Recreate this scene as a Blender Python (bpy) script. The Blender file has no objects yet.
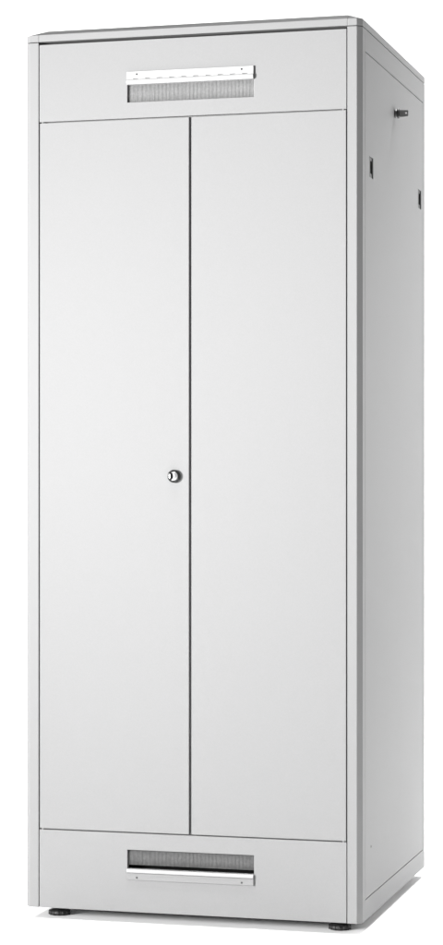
import bpy, bmesh, math, random
from mathutils import Vector, Matrix

random.seed(7)
S = bpy.context.scene
R = math.radians
COL = S.collection
FLOOR_GAP = 0.025                     # the body hangs this high above the floor, on its feet

# ------------------------------------------------------------------ camera
cd = bpy.data.cameras.new("camera")
cam = bpy.data.objects.new("camera", cd)
COL.objects.link(cam)
cam.location = (1.8495, -5.0134, 0.9935 + FLOOR_GAP)
cam.rotation_euler = (R(90), 0, 0.2677)
cd.sensor_fit = 'VERTICAL'
cd.sensor_height = 36.0
cd.lens = 2283.36 / 945 * 36.0
cd.shift_y = 8.1 / 945
cd.clip_start = 0.05
cd.clip_end = 200
S.camera = cam

# ------------------------------------------------------------------ world, lamps, exposure
w = bpy.data.worlds.new("World")
S.world = w
w.use_nodes = True
bg = w.node_tree.nodes["Background"]
bg.inputs[0].default_value = (1, 1, 1, 1)
bg.inputs[1].default_value = 0.44


def area(name, loc, target, sx, sy, power, spread=180, color=(1, 1, 1)):
    l = bpy.data.lights.new(name, 'AREA')
    l.shape = 'RECTANGLE'
    l.size, l.size_y = sx, sy
    l.energy = power
    l.color = color
    l.spread = R(spread)
    o = bpy.data.objects.new(name, l)
    COL.objects.link(o)
    o.location = loc
    o.rotation_euler = (Vector(target) - Vector(loc)).to_track_quat('-Z', 'Y').to_euler()
    return o


area("key_softbox", (-2.07, -3.40, 1.25), (1.38, 0.0, 1.70), 0.9, 1.0, 153, 86)
area("side_softbox", (2.75, 2.75, 1.45), (0.8, 0.4, 1.35), 0.9, 1.5, 45)
area("floor_fill", (0.30, -0.80, 3.7), (0.30, -0.70, 0.0), 1.6, 0.2, 10, 40)  # added out of frame, lifts the floor before the cabinet to white
area("backdrop_fill", (-2.4, 2.4, 4.2), (-1.2, 3.6, 0.0), 2.4, 1.0, 430, 110)  # added unseen source, burns the sweep out to white
area("backdrop_fill", (1.45, 1.8, 4.2), (1.30, 1.5, 0.0), 1.0, 1.0, 72, 80)  # added unseen source, whitens the floor right of the cabinet

S.view_settings.view_transform = 'Standard'
S.view_settings.look = 'None'
S.view_settings.exposure = 0.0
S.view_settings.gamma = 1.0
S.render.engine = 'CYCLES'
S.cycles.use_denoising = True
S.cycles.max_bounces = 10
S.cycles.sample_clamp_indirect = 4.0
S.cycles.diffuse_bounces = 6


# ------------------------------------------------------------------ materials
def principled(name, col, rough=0.5, metal=0.0, spec=0.5):
    m = bpy.data.materials.new(name)
    m.use_nodes = True
    b = m.node_tree.nodes["Principled BSDF"]
    b.inputs["Base Color"].default_value = (*col, 1)
    b.inputs["Roughness"].default_value = rough
    b.inputs["Metallic"].default_value = metal
    b.inputs["Specular IOR Level"].default_value = spec
    return m, m.node_tree, b


def grain(nt, b, scale, strength, dist, col=None, vary=0.03):
    """fine powder-coat grain: bump plus a faint speckle of the colour"""
    tc = nt.nodes.new("ShaderNodeTexCoord")
    n = nt.nodes.new("ShaderNodeTexNoise")
    n.inputs["Scale"].default_value = scale
    n.inputs["Detail"].default_value = 3
    nt.links.new(tc.outputs["Object"], n.inputs["Vector"])
    bp = nt.nodes.new("ShaderNodeBump")
    bp.inputs["Strength"].default_value = strength
    bp.inputs["Distance"].default_value = dist
    nt.links.new(n.outputs["Fac"], bp.inputs["Height"])
    nt.links.new(bp.outputs["Normal"], b.inputs["Normal"])
    if col:
        r = nt.nodes.new("ShaderNodeMapRange")
        r.inputs["From Min"].default_value = 0.3
        r.inputs["From Max"].default_value = 0.7
        r.inputs["To Min"].default_value = 1 - vary
        r.inputs["To Max"].default_value = 1 + vary
        nt.links.new(n.outputs["Fac"], r.inputs["Value"])
        mx = nt.nodes.new("ShaderNodeVectorMath")
        mx.operation = 'SCALE'
        mx.inputs[0].default_value = col
        nt.links.new(r.outputs["Result"], mx.inputs["Scale"])
        nt.links.new(mx.outputs["Vector"], b.inputs["Base Color"])


PC = (0.212, 0.212, 0.2125)
paint, nt, b = principled("grey_powder_coat", PC, 0.58, 0, 0.2)
grain(nt, b, 420, 0.12, 0.0006, PC, 0.022)
WC = (0.355, 0.355, 0.355)
white_strip, nt, b = principled("white_lacquer_and_lit_lip", WC, 0.35)  # also whitens the lower lip, in place of light on its bevel
grain(nt, b, 300, 0.05, 0.0004, WC, 0.01)
bristle, nt, b = principled("grey_bristle", (0.205, 0.205, 0.205), 0.7)
grain(nt, b, 260, 0.2, 0.001, (0.205, 0.205, 0.205), 0.12)
bristle_dark, nt, b = principled("dark_grey_bristle", (0.13, 0.13, 0.13), 0.7)
grain(nt, b, 260, 0.2, 0.001, (0.11, 0.11, 0.11), 0.12)
black, nt, b = principled("black_rubber", (0.012, 0.012, 0.012), 0.5)
grain(nt, b, 350, 0.25, 0.001, (0.012, 0.012, 0.012), 0.3)
dark, nt, b = principled("shade_black", (0.007, 0.007, 0.007), 0.8, 0, 0.1)  # near-black in place of inner shade and the lock's dark reflection
grain(nt, b, 80, 0.1, 0.001)
zinc, nt, b = principled("dark_zinc", (0.11, 0.11, 0.11), 0.4, 0.3)
grain(nt, b, 500, 0.1, 0.0004, (0.11, 0.11, 0.11), 0.08)
chrome, nt, b = principled("chrome", (0.9, 0.9, 0.9), 0.30, 1.0)
grain(nt, b, 40, 0.01, 0.0001)
reflection_black, nt, b = principled("reflection_black", (0.008, 0.008, 0.008), 0.16)  # blackens the lock ring in place of dark reflections in chrome
grain(nt, b, 40, 0.01, 0.0001)
screw_steel, nt, b = principled("dark_screw_steel", (0.035, 0.035, 0.035), 0.5, 0.4)
grain(nt, b, 500, 0.1, 0.0004)
bezel, nt, b = principled("grey_zinc", (0.19, 0.19, 0.19), 0.5, 0.2)
grain(nt, b, 500, 0.1, 0.0004, (0.19, 0.19, 0.19), 0.08)
BW = (0.9, 0.9, 0.9)
backdrop_mat, nt, b = principled("white_paper", BW, 0.9, 0, 0.1)
grain(nt, b, 60, 0.05, 0.001, BW, 0.005)

# ------------------------------------------------------------------ mesh helpers
ORIGIN = {}


def add_box(bm, x0, x1, y0, y1, z0, z1, mi=0):
    v = [bm.verts.new(p) for p in ((x0, y0, z0), (x1, y0, z0), (x1, y1, z0), (x0, y1, z0),
                                   (x0, y0, z1), (x1, y0, z1), (x1, y1, z1), (x0, y1, z1))]
    for f in ((0, 3, 2, 1), (4, 5, 6, 7), (0, 1, 5, 4), (1, 2, 6, 5), (2, 3, 7, 6), (3, 0, 4, 7)):
        bm.faces.new([v[i] for i in f]).material_index = mi


def add_prism(bm, poly, axis, a0, a1, mi=0):
    """extrude a 2-D polygon along axis ('x': poly=(y,z), 'y': poly=(x,z), 'z': poly=(x,y))"""
    def P(p, a):
        return {'x': (a, p[0], p[1]), 'y': (p[0], a, p[1]), 'z': (p[0], p[1], a)}[axis]
    A = [bm.verts.new(P(p, a0)) for p in poly]
    B = [bm.verts.new(P(p, a1)) for p in poly]
    n = len(poly)
    fs = [bm.faces.new(A), bm.faces.new(B)]
    for i in range(n):
        fs.append(bm.faces.new((A[i], A[(i + 1) % n], B[(i + 1) % n], B[i])))
    for f in fs:
        f.material_index = mi
    return fs


def add_lathe(bm, prof, centre, axis, seg=40, mis=None):
    """revolve (radius, along) pairs round an axis through centre; 'y' runs towards -y, 'x' towards +x, 'z' up"""
    def P(r, a, t):
        c, s = r * math.cos(t), r * math.sin(t)
        d = {'y': (c, -a, s), 'x': (a, c, s), 'z': (c, s, a)}[axis]
        return tuple(centre[i] + d[i] for i in range(3))
    rings = []
    for r, a in prof:
        if r < 1e-6:
            rings.append([bm.verts.new(P(0, a, 0))])
        else:
            rings.append([bm.verts.new(P(r, a, 2 * math.pi * k / seg)) for k in range(seg)])
    for i in range(len(rings) - 1):
        p, q = rings[i], rings[i + 1]
        for k in range(seg):
            k2 = (k + 1) % seg
            if len(p) == 1 and len(q) == 1:
                continue
            if len(p) == 1:
                f = bm.faces.new((p[0], q[k], q[k2]))
            elif len(q) == 1:
                f = bm.faces.new((p[k], q[0], p[k2]))
            else:
                f = bm.faces.new((p[k], p[k2], q[k2], q[k]))
            f.smooth = True
            if mis:
                f.material_index = mis[i]


def grid_plate(us, vs, holes, t0, t1, plane):
    """a sheet cut on the lines us, vs with the cells in holes left open, from depth t0 to t1"""
    bm = bmesh.new()
    def P(u, v, t):
        return (u, t, v) if plane == 'front' else (t, u, v)
    cache = {}
    def V(i, j, t):
        k = (i, j, t)
        if k not in cache:
            cache[k] = bm.verts.new(P(us[i], vs[j], t0 if t == 0 else t1))
        return cache[k]
    nu, nv = len(us) - 1, len(vs) - 1
    solid = lambda i, j: 0 <= i < nu and 0 <= j < nv and (i, j) not in holes
    for i in range(nu):
        for j in range(nv):
            if not solid(i, j):
                continue
            for t in (0, 1):
                bm.faces.new((V(i, j, t), V(i + 1, j, t), V(i + 1, j + 1, t), V(i, j + 1, t)))
            for di, dj, a, c in ((-1, 0, (i, j), (i, j + 1)), (1, 0, (i + 1, j), (i + 1, j + 1)),
                                 (0, -1, (i, j), (i + 1, j)), (0, 1, (i, j + 1), (i + 1, j + 1))):
                if not solid(i + di, j + dj):
                    bm.faces.new((V(*a, 0), V(*c, 0), V(*c, 1), V(*a, 1)))
    return bm


def obj(name, bm, mats, parent=None, bevel=0.0, label=None, raise_by=FLOOR_GAP):
    """link a bmesh (cabinet coordinates, z = 0 at the body's underside) as one mesh object"""
    bmesh.ops.recalc_face_normals(bm, faces=bm.faces[:])
    lo = Vector([min(v.co[i] for v in bm.verts) for i in range(3)])
    hi = Vector([max(v.co[i] for v in bm.verts) for i in range(3)])
    c = (lo + hi) / 2
    bmesh.ops.translate(bm, verts=bm.verts[:], vec=-c)
    me = bpy.data.meshes.new(name)
    bm.to_mesh(me)
    bm.free()
    for m in (mats if isinstance(mats, (list, tuple)) else [mats]):
        me.materials.append(m)
    o = bpy.data.objects.new(name, me)
    COL.objects.link(o)
    world = c + Vector((0, 0, raise_by))
    ORIGIN[o] = world
    if parent:
        o.parent = parent
        o.location = world - ORIGIN[parent]
    else:
        o.location = world
    if bevel:
        md = o.modifiers.new("soft_edges", 'BEVEL')
        md.width = bevel
        md.segments = 2
        md.limit_method = 'ANGLE'
        md.angle_limit = R(25)
        md.harden_normals = False
    if label:
        o["label"] = label
    return o


def box(*a):
    bm = bmesh.new()
    add_box(bm, *a)
    return bm


# ------------------------------------------------------------------ the setting: a white sweep of paper
bm = bmesh.new()
prof = [(-9.0, 0.0), (3.5, 0.0)]
for k in range(1, 13):
    t = R(90) * k / 12
    prof.append((3.5 + 1.8 * math.sin(t), 1.8 - 1.8 * math.cos(t)))
prof.append((5.3, 6.5))
L = [bm.verts.new((-9, y, z)) for y, z in prof]
Q = [bm.verts.new((9, y, z)) for y, z in prof]
for i in range(len(prof) - 1):
    f = bm.faces.new((L[i], Q[i], Q[i + 1], L[i + 1]))
    f.smooth = True
bd = obj("backdrop", bm, backdrop_mat, raise_by=0.0)
bd["kind"] = "structure"

# ------------------------------------------------------------------ the cabinet
W, D, H = 0.80, 0.80, 2.014
CH = 0.0115                       # chamfer of the upright corners
PW, PD = 0.0331, 0.0381           # corner post width (front) and depth (side)
Z1, Z2 = 1.8268, 0.1831           # seams above and below the doors

root = bpy.data.objects.new("rack_cabinet", None)
COL.objects.link(root)
root.empty_display_size = 0.2
root.location = (W / 2, D / 2, 0)
ORIGIN[root] = Vector((W / 2, D / 2, 0))
root["label"] = "tall light grey metal rack cabinet with two plain doors on black levelling feet"
root["category"] = "cabinet"

# added black core standing in for the shade inside the cabinet, seen only through the slots and seams
obj("shade_core", box(0.045, W - 0.04, 0.040, D - 0.04, 0.012, H - 0.012), dark, root)

# front frame behind panels and doors
xs = [0.0335, 0.060, W / 2 - 0.022, W / 2 + 0.022, W - 0.060, W - 0.0335]
zs = [0.004, 0.030, 0.1500, Z2 + 0.03, Z1 - 0.03, 1.857, 1.945, H - 0.020]
holes = {(i, j) for i in (1, 3) for j in (3,)} | {(i, j) for i in (1, 2, 3) for j in (1, 5)}
obj("frame", grid_plate(xs, zs, holes, 0.0125, 0.020, 'front'), paint, root)

# four corner posts with a chamfered outer edge
for mx in (0, 1):
    for my in (0, 1):
        poly = [(CH, 0), (PW, 0), (PW, 0.012), (PW - 0.004, PD), (0, PD), (0, CH)]
        poly = [(W - x if mx else x, D - y if my else y) for x, y in poly]
        bm = bmesh.new()
        add_prism(bm, poly, 'z', 0, H - 0.0016)
        obj("corner_post", bm, paint, root, bevel=0.0009)


# lid: one sheet with hipped edge, and a cast cap on each corner
def lid_solid():
    def octo(i, c):
        return [(c + i, i), (W - c - i, i), (W - i, c + i), (W - i, D - c - i),
                (W - c - i, D - i), (c + i, D - i), (i, D - c - i), (i, c + i)]
    bm = bmesh.new()
    lv = [(H + 0.0003, 0.0, CH), (H + 0.0160, 0.0, CH), (H + 0.0318, 0.0400, 0.001)]
    rings = [[bm.verts.new((x, y, z)) for x, y in octo(i, c)] for z, i, c in lv]
    bm.faces.new(rings[0])
    bm.faces.new(rings[-1])
    for a, b_ in zip(rings, rings[1:]):
        for k in range(8):
            bm.faces.new((a[k], a[(k + 1) % 8], b_[(k + 1) % 8], b_[k]))
    bmesh.ops.recalc_face_normals(bm, faces=bm.faces[:])
    return bm


def cut(bm, co, no):
    r = bmesh.ops.bisect_plane(bm, geom=bm.verts[:] + bm.edges[:] + bm.faces[:], plane_co=co, plane_no=no, clear_outer=True)
    e = [x for x in r['geom_cut'] if isinstance(x, bmesh.types.BMEdge)]
    bmesh.ops.edgeloop_fill(bm, edges=e)
    return bm


def merge(parts):
    out = bmesh.new()
    for p in parts:
        me = bpy.data.meshes.new("scratch")
        p.to_mesh(me)
        p.free()
        out.from_mesh(me)
        bpy.data.meshes.remove(me)
    return out


g = 0.0005
mid = cut(cut(lid_solid(), (PW + g, 0, 0), (-1, 0, 0)), (W - PW - g, 0, 0), (1, 0, 0))
lft = cut(cut(cut(lid_solid(), (PW + g, 0, 0), (1, 0, 0)), (0, PD + g, 0), (0, -1, 0)), (0, D - PD - g, 0), (0, 1, 0))
rgt = cut(cut(cut(lid_solid(), (W - PW - g, 0, 0), (-1, 0, 0)), (0, PD + g, 0), (0, -1, 0)), (0, D - PD - g, 0), (0, 1, 0))
lid = obj("lid", merge([mid, lft, rgt]), paint, root)
for mx in (0, 1):
    for my in (0, 1):
        bm = lid_solid()
        cut(bm, (W - PW if mx else PW, 0, 0), (-1 if mx else 1, 0, 0))
        cut(bm, (0, D - PD if my else PD, 0), (0, -1 if my else 1, 0))
        obj("corner_cap", bm, paint, lid, bevel=0.0008)

# panels above and below the doors, each with a cable opening
VX0, VX1 = 0.2495, 0.5507
up = obj("upper_panel", grid_plate([0.0349, VX0, VX1, W - 0.0349], [Z1 + 0.0008, 1.8643, 1.9170, H - 0.0068],
                                   {(1, 1)}, 0.0, 0.0120, 'front'), paint, root, bevel=0.0008)
lo = obj("lower_panel", grid_plate([0.0349, VX0, VX1, W - 0.0349], [0.0005, 0.0950, 0.1435, Z2 - 0.0012],
                                   {(1, 1)}, 0.0, 0.0120, 'front'), paint, root, bevel=0.0008)

# the two doors
GAP = 0.0029
for s in (0, 1):
    x0, x1 = (0.0359, W / 2 - GAP) if s == 0 else (W / 2 + GAP, W - 0.0359)
    d = obj("door", box(x0, x1, 0.0, 0.0120, Z2 + 0.0016, Z1 - 0.0022), paint, root, bevel=0.0008)
    hx = 0.0425 if s == 0 else W - 0.0425
    for z0, z1 in ((Z1 - 0.0030, Z1 + 0.0012), (Z2 - 0.0020, Z2 + 0.0024)):
        bm = bmesh.new()
        add_lathe(bm, [(0, z0), (0.0026, z0), (0.0026, z1), (0, z1)], (hx, 0.0034, 0), 'z', 20)
        obj("hinge_pin", bm, paint, d)
    if s == 0:
        lx, lz = 0.3628, 1.0035
        bm = bmesh.new()
        prof = [(0.0128, 0.0), (0.0146, 0.0012), (0.0152, 0.0040), (0.0146, 0.0075), (0.0128, 0.0098), (0.0108, 0.0098), (0.0102, 0.0085),
                (0.0100, 0.0130), (0.0092, 0.0146), (0.0070, 0.0156), (0, 0.0160)]
        add_lathe(bm, prof, (lx, 0, lz), 'y', 48, [1] * 6 + [0] * 4)
        # black crescent on the barrel, standing in for a dark reflection
        out = [(lx - 0.0052 + 0.0066 * math.cos(t), lz + 0.0088 * math.sin(t)) for t in [R(-80 + 20 * k) for k in range(9)]]
        out += [(lx - 0.0062 + 0.0006 * math.cos(t), lz + 0.0082 * math.sin(t)) for t in [R(80 - 20 * k) for k in range(9)]]
        add_prism(bm, out, 'y', -0.0166, -0.0120, 2)
        obj("lock", bm, [chrome, reflection_black, dark], d)


# side walls: rails, panel, recessed catches, quarter-turn lock
def side_wall(right):
    X = (lambda x: x) if right else (lambda x: W - x)
    def xb(x0, x1, *r):
        a, c = sorted((X(x0), X(x1)))
        return box(a, c, *r)
    ya, yb = PD + 0.0004, D - PD - 0.0004
    obj("side_rail", xb(W - 0.03, W, ya, yb, 1.9624, H - 0.0016), paint, root, bevel=0.0008)
    obj("side_rail", xb(W - 0.03, W, ya, yb, 0.0, 0.0466), paint, root, bevel=0.0008)
    c1, c2, zc = 0.106, 0.716, 1.7085
    hw, hh = 0.0225, 0.0235
    t0, t1 = sorted((X(W - 0.0015), X(W - 0.0006)))
    p0, p1 = 0.0398, D - 0.0225
    us = [PD + 0.0019, c1 - hw, c1 + hw, c2 - hw, c2 + hw, D - PD - 0.0019]
    pn = obj("side_panel", grid_plate(us, [0.0486, zc - hh, zc + hh, 1.9602], {(1, 1), (3, 1)},
                                      *sorted((X(W - 0.0026), X(W))), 'side'), paint, root, bevel=0.0008)
    for c in (c1, c2):
        bm = grid_plate([c - hw - 0.003, c + 0.0010, c + 0.0190, c + hw + 0.003], [zc - hh - 0.003, zc - 0.0130, zc + 0.0160, zc + hh + 0.003],
                        {(1, 1)}, *sorted((X(W - 0.0040), X(W - 0.0028))), 'side')
        obj("catch_slot", bm, screw_steel, pn)
    bm = bmesh.new()
    sg = 1 if right else -1
    pr = [(0.0032, -0.001), (0.0032, 0.0003), (0.0024, 0.0006), (0.0022, -0.0006), (0, -0.0006)]
    add_lathe(bm, [(r, a * sg) for r, a in pr], (X(W), 0.103, 0.1584), 'x', 20)
    obj("screw", bm, screw_steel, pn)
    cy, cz = 0.388, 1.8750
    bm = bmesh.new()
    A = lambda pr: [(r, a * sg) for r, a in pr]
    add_lathe(bm, A([(0, 0), (0.0100, 0), (0.0100, 0.0030), (0.0088, 0.0055), (0.0080, 0.0066)]), (X(W), cy, cz), 'x', 32, [0] * 4)
    add_lathe(bm, A([(0.0080, 0.0064), (0.0115, 0.0064), (0.0122, 0.0078), (0.0115, 0.0108), (0.006, 0.0115), (0, 0.0115)]), (X(W), cy, cz), 'x', 32, [1] * 5)
    lk = obj("side_lock", bm, [zinc, black], root)
    # flat grip with an eyelet near its end
    bm = bmesh.new()
    n = 24
    hx, hz, hr = 0.0275, cz + 0.0004, 0.0023
    out = []
    for k in range(n):
        t = 2 * math.pi * k / n
        c, s = math.cos(t), math.sin(t)
        e = 0.25                                       # superellipse outline: a rounded tab
        ox = 0.0215 + 0.0115 * math.copysign(abs(c) ** e, c)
        oz = cz + 0.0082 * math.copysign(abs(s) ** e, s) * (1.0 - 0.10 * (c > 0))
        out.append((ox, oz))
    rings = {}
    for y in (cy - 0.0016, cy + 0.0016):
        rings[y] = ([bm.verts.new((X(W + x), y, z)) for x, z in out],
                    [bm.verts.new((X(W + hx + hr * math.cos(2 * math.pi * k / n)), y, hz + hr * math.sin(2 * math.pi * k / n))) for k in range(n)])
    (o0, i0), (o1, i1) = rings.values()
    for k in range(n):
        k2 = (k + 1) % n
        bm.faces.new((o0[k], o0[k2], i0[k2], i0[k]))
        bm.faces.new((o1[k], o1[k2], i1[k2], i1[k]))
        bm.faces.new((o0[k], o0[k2], o1[k2], o1[k]))
        bm.faces.new((i0[k], i0[k2], i1[k2], i1[k]))
    obj("grip", bm, bezel, lk)


side_wall(True)
side_wall(False)
obj("rear_panel", box(PW + 0.001, W - PW - 0.001, D - 0.014, D - 0.001, 0.002, H - 0.003), paint, root, bevel=0.0008)
obj("base_plate", box(0.035, W - 0.035, 0.022, D - 0.04, 0.0022, 0.0112), paint, root)


# cable entries: a screwed-on strip and a row of bristles
def brush(z0, z1, mat, parent, down):
    bm = bmesh.new()
    add_box(bm, VX0 + 0.0006, VX1 - 0.0006, 0.0086, 0.0100, z0, z1)
    n = 104
    st = (VX1 - VX0 - 0.001) / n
    rnd = random.Random(3)
    for k in range(n):
        x = VX0 + 0.0005 + (k + 0.5) * st
        r = st * rnd.uniform(0.445, 0.455)
        q = rnd.uniform(-0.0002, 0.0002)
        tip = rnd.uniform(0, 0.0006)
        a, c = (z0 + tip, z1) if down else (z0, z1 - tip)
        yc = 0.0076 + rnd.uniform(-0.0001, 0.0001)
        poly = [(x + r * math.cos(t * math.pi / 4), yc + r * 0.8 * math.sin(t * math.pi / 4)) for t in range(8)]
        vs0 = [bm.verts.new((px + (q if down else 0), py, a)) for px, py in poly]
        vs1 = [bm.verts.new((px + (0 if down else q), py, c)) for px, py in poly]
        for i in range(8):
            bm.faces.new((vs0[i], vs0[(i + 1) % 8], vs1[(i + 1) % 8], vs1[i])).smooth = True
        bm.faces.new(vs0)
        bm.faces.new(vs1)
    return obj("brush", bm, mat, parent)


def strip_screw(x, z, y, parent):
    bm = bmesh.new()
    add_lathe(bm, [(0.0023, -0.001), (0.0023, 0.0004), (0.0018, 0.0008), (0.0008, 0.0008), (0.0006, 0.0001), (0, 0.0001)], (x, y, z), 'y', 16)
    obj("screw", bm, screw_steel, parent)


# upper entry: white strip, slots punched along its bend, bristles hanging down
us = [VX0]
for k in range(10):
    x = 0.2712 + k * 0.02885
    us += [x - 0.0062, x + 0.0062]
us.append(VX1)
plate = grid_plate(us, [1.9160, 1.9168, 1.9180, 1.9337], {(1 + 2 * k, 1) for k in range(10)}, -0.0055, -0.0006, 'front')
lip = bmesh.new()
add_prism(lip, [(-0.0058, 1.9158), (-0.0078, 1.9140), (-0.0086, 1.9110), (-0.0078, 1.9072), (-0.0050, 1.9045),
                (0.0120, 1.9045), (0.0120, 1.9158)], 'x', VX0 + 0.0002, VX1 - 0.0002)
ce = obj("cable_entry", merge([plate, lip]), white_strip, root, bevel=0.0005, label="white cable entry strip with grey bristles hanging below it")
strip_screw(0.2741, 1.9273, -0.0055, ce)
strip_screw(0.5232, 1.9273, -0.0055, ce)
brush(1.8648, 1.9165, bristle, ce, True)

# lower entry: grey plate, lip coloured white for the light it catches, bristles above a dark gap
bm = bmesh.new()
add_box(bm, VX0, VX1, -0.0050, -0.0006, 0.0752, 0.0908, 0)
add_prism(bm, [(-0.0056, 0.0916), (-0.0072, 0.0940), (-0.0068, 0.0975), (-0.0040, 0.1002),
               (0.0100, 0.1002), (0.0100, 0.0916)], 'x', VX0 + 0.0002, VX1 - 0.0002, 1)
ce = obj("cable_entry", bm, [paint, white_strip], root, bevel=0.0005, label="grey cable entry strip with lip whitened for caught light below dark bristles")
strip_screw(0.2740, 0.0812, -0.0050, ce)
strip_screw(0.5232, 0.0810, -0.0050, ce)
brush(0.1084, 0.1430, bristle_dark, ce, False)

# levelling feet
for fx in (0.0635, W - 0.0635):
    for fy in (0.060, D - 0.060):
        bm = bmesh.new()
        add_lathe(bm, [(0, -0.025), (0.0215, -0.025), (0.0245, -0.0225), (0.0245, -0.0170), (0.0215, -0.0125), (0.0120, -0.0100), (0.0120, -0.0095), (0, -0.0095)],
                  (fx, fy, 0), 'z', 36)
        # moulded grip ribs round the pad
        for k in range(14):
            t = 2 * math.pi * k / 14
            x, y = fx + 0.0238 * math.cos(t), fy + 0.0238 * math.sin(t)
            add_lathe(bm, [(0, -0.0240), (0.0022, -0.0240), (0.0022, -0.0150), (0, -0.0140)], (x, y, 0), 'z', 8)
        ft = obj("foot", bm, black, root)
        bm = bmesh.new()
        add_lathe(bm, [(0, -0.0097), (0.0090, -0.0097), (0.0090, -0.0030), (0.0060, -0.0028), (0.0060, 0.0020), (0, 0.0020)], (fx, fy, 0), 'z', 6)
        obj("stem", bm, zinc, ft)
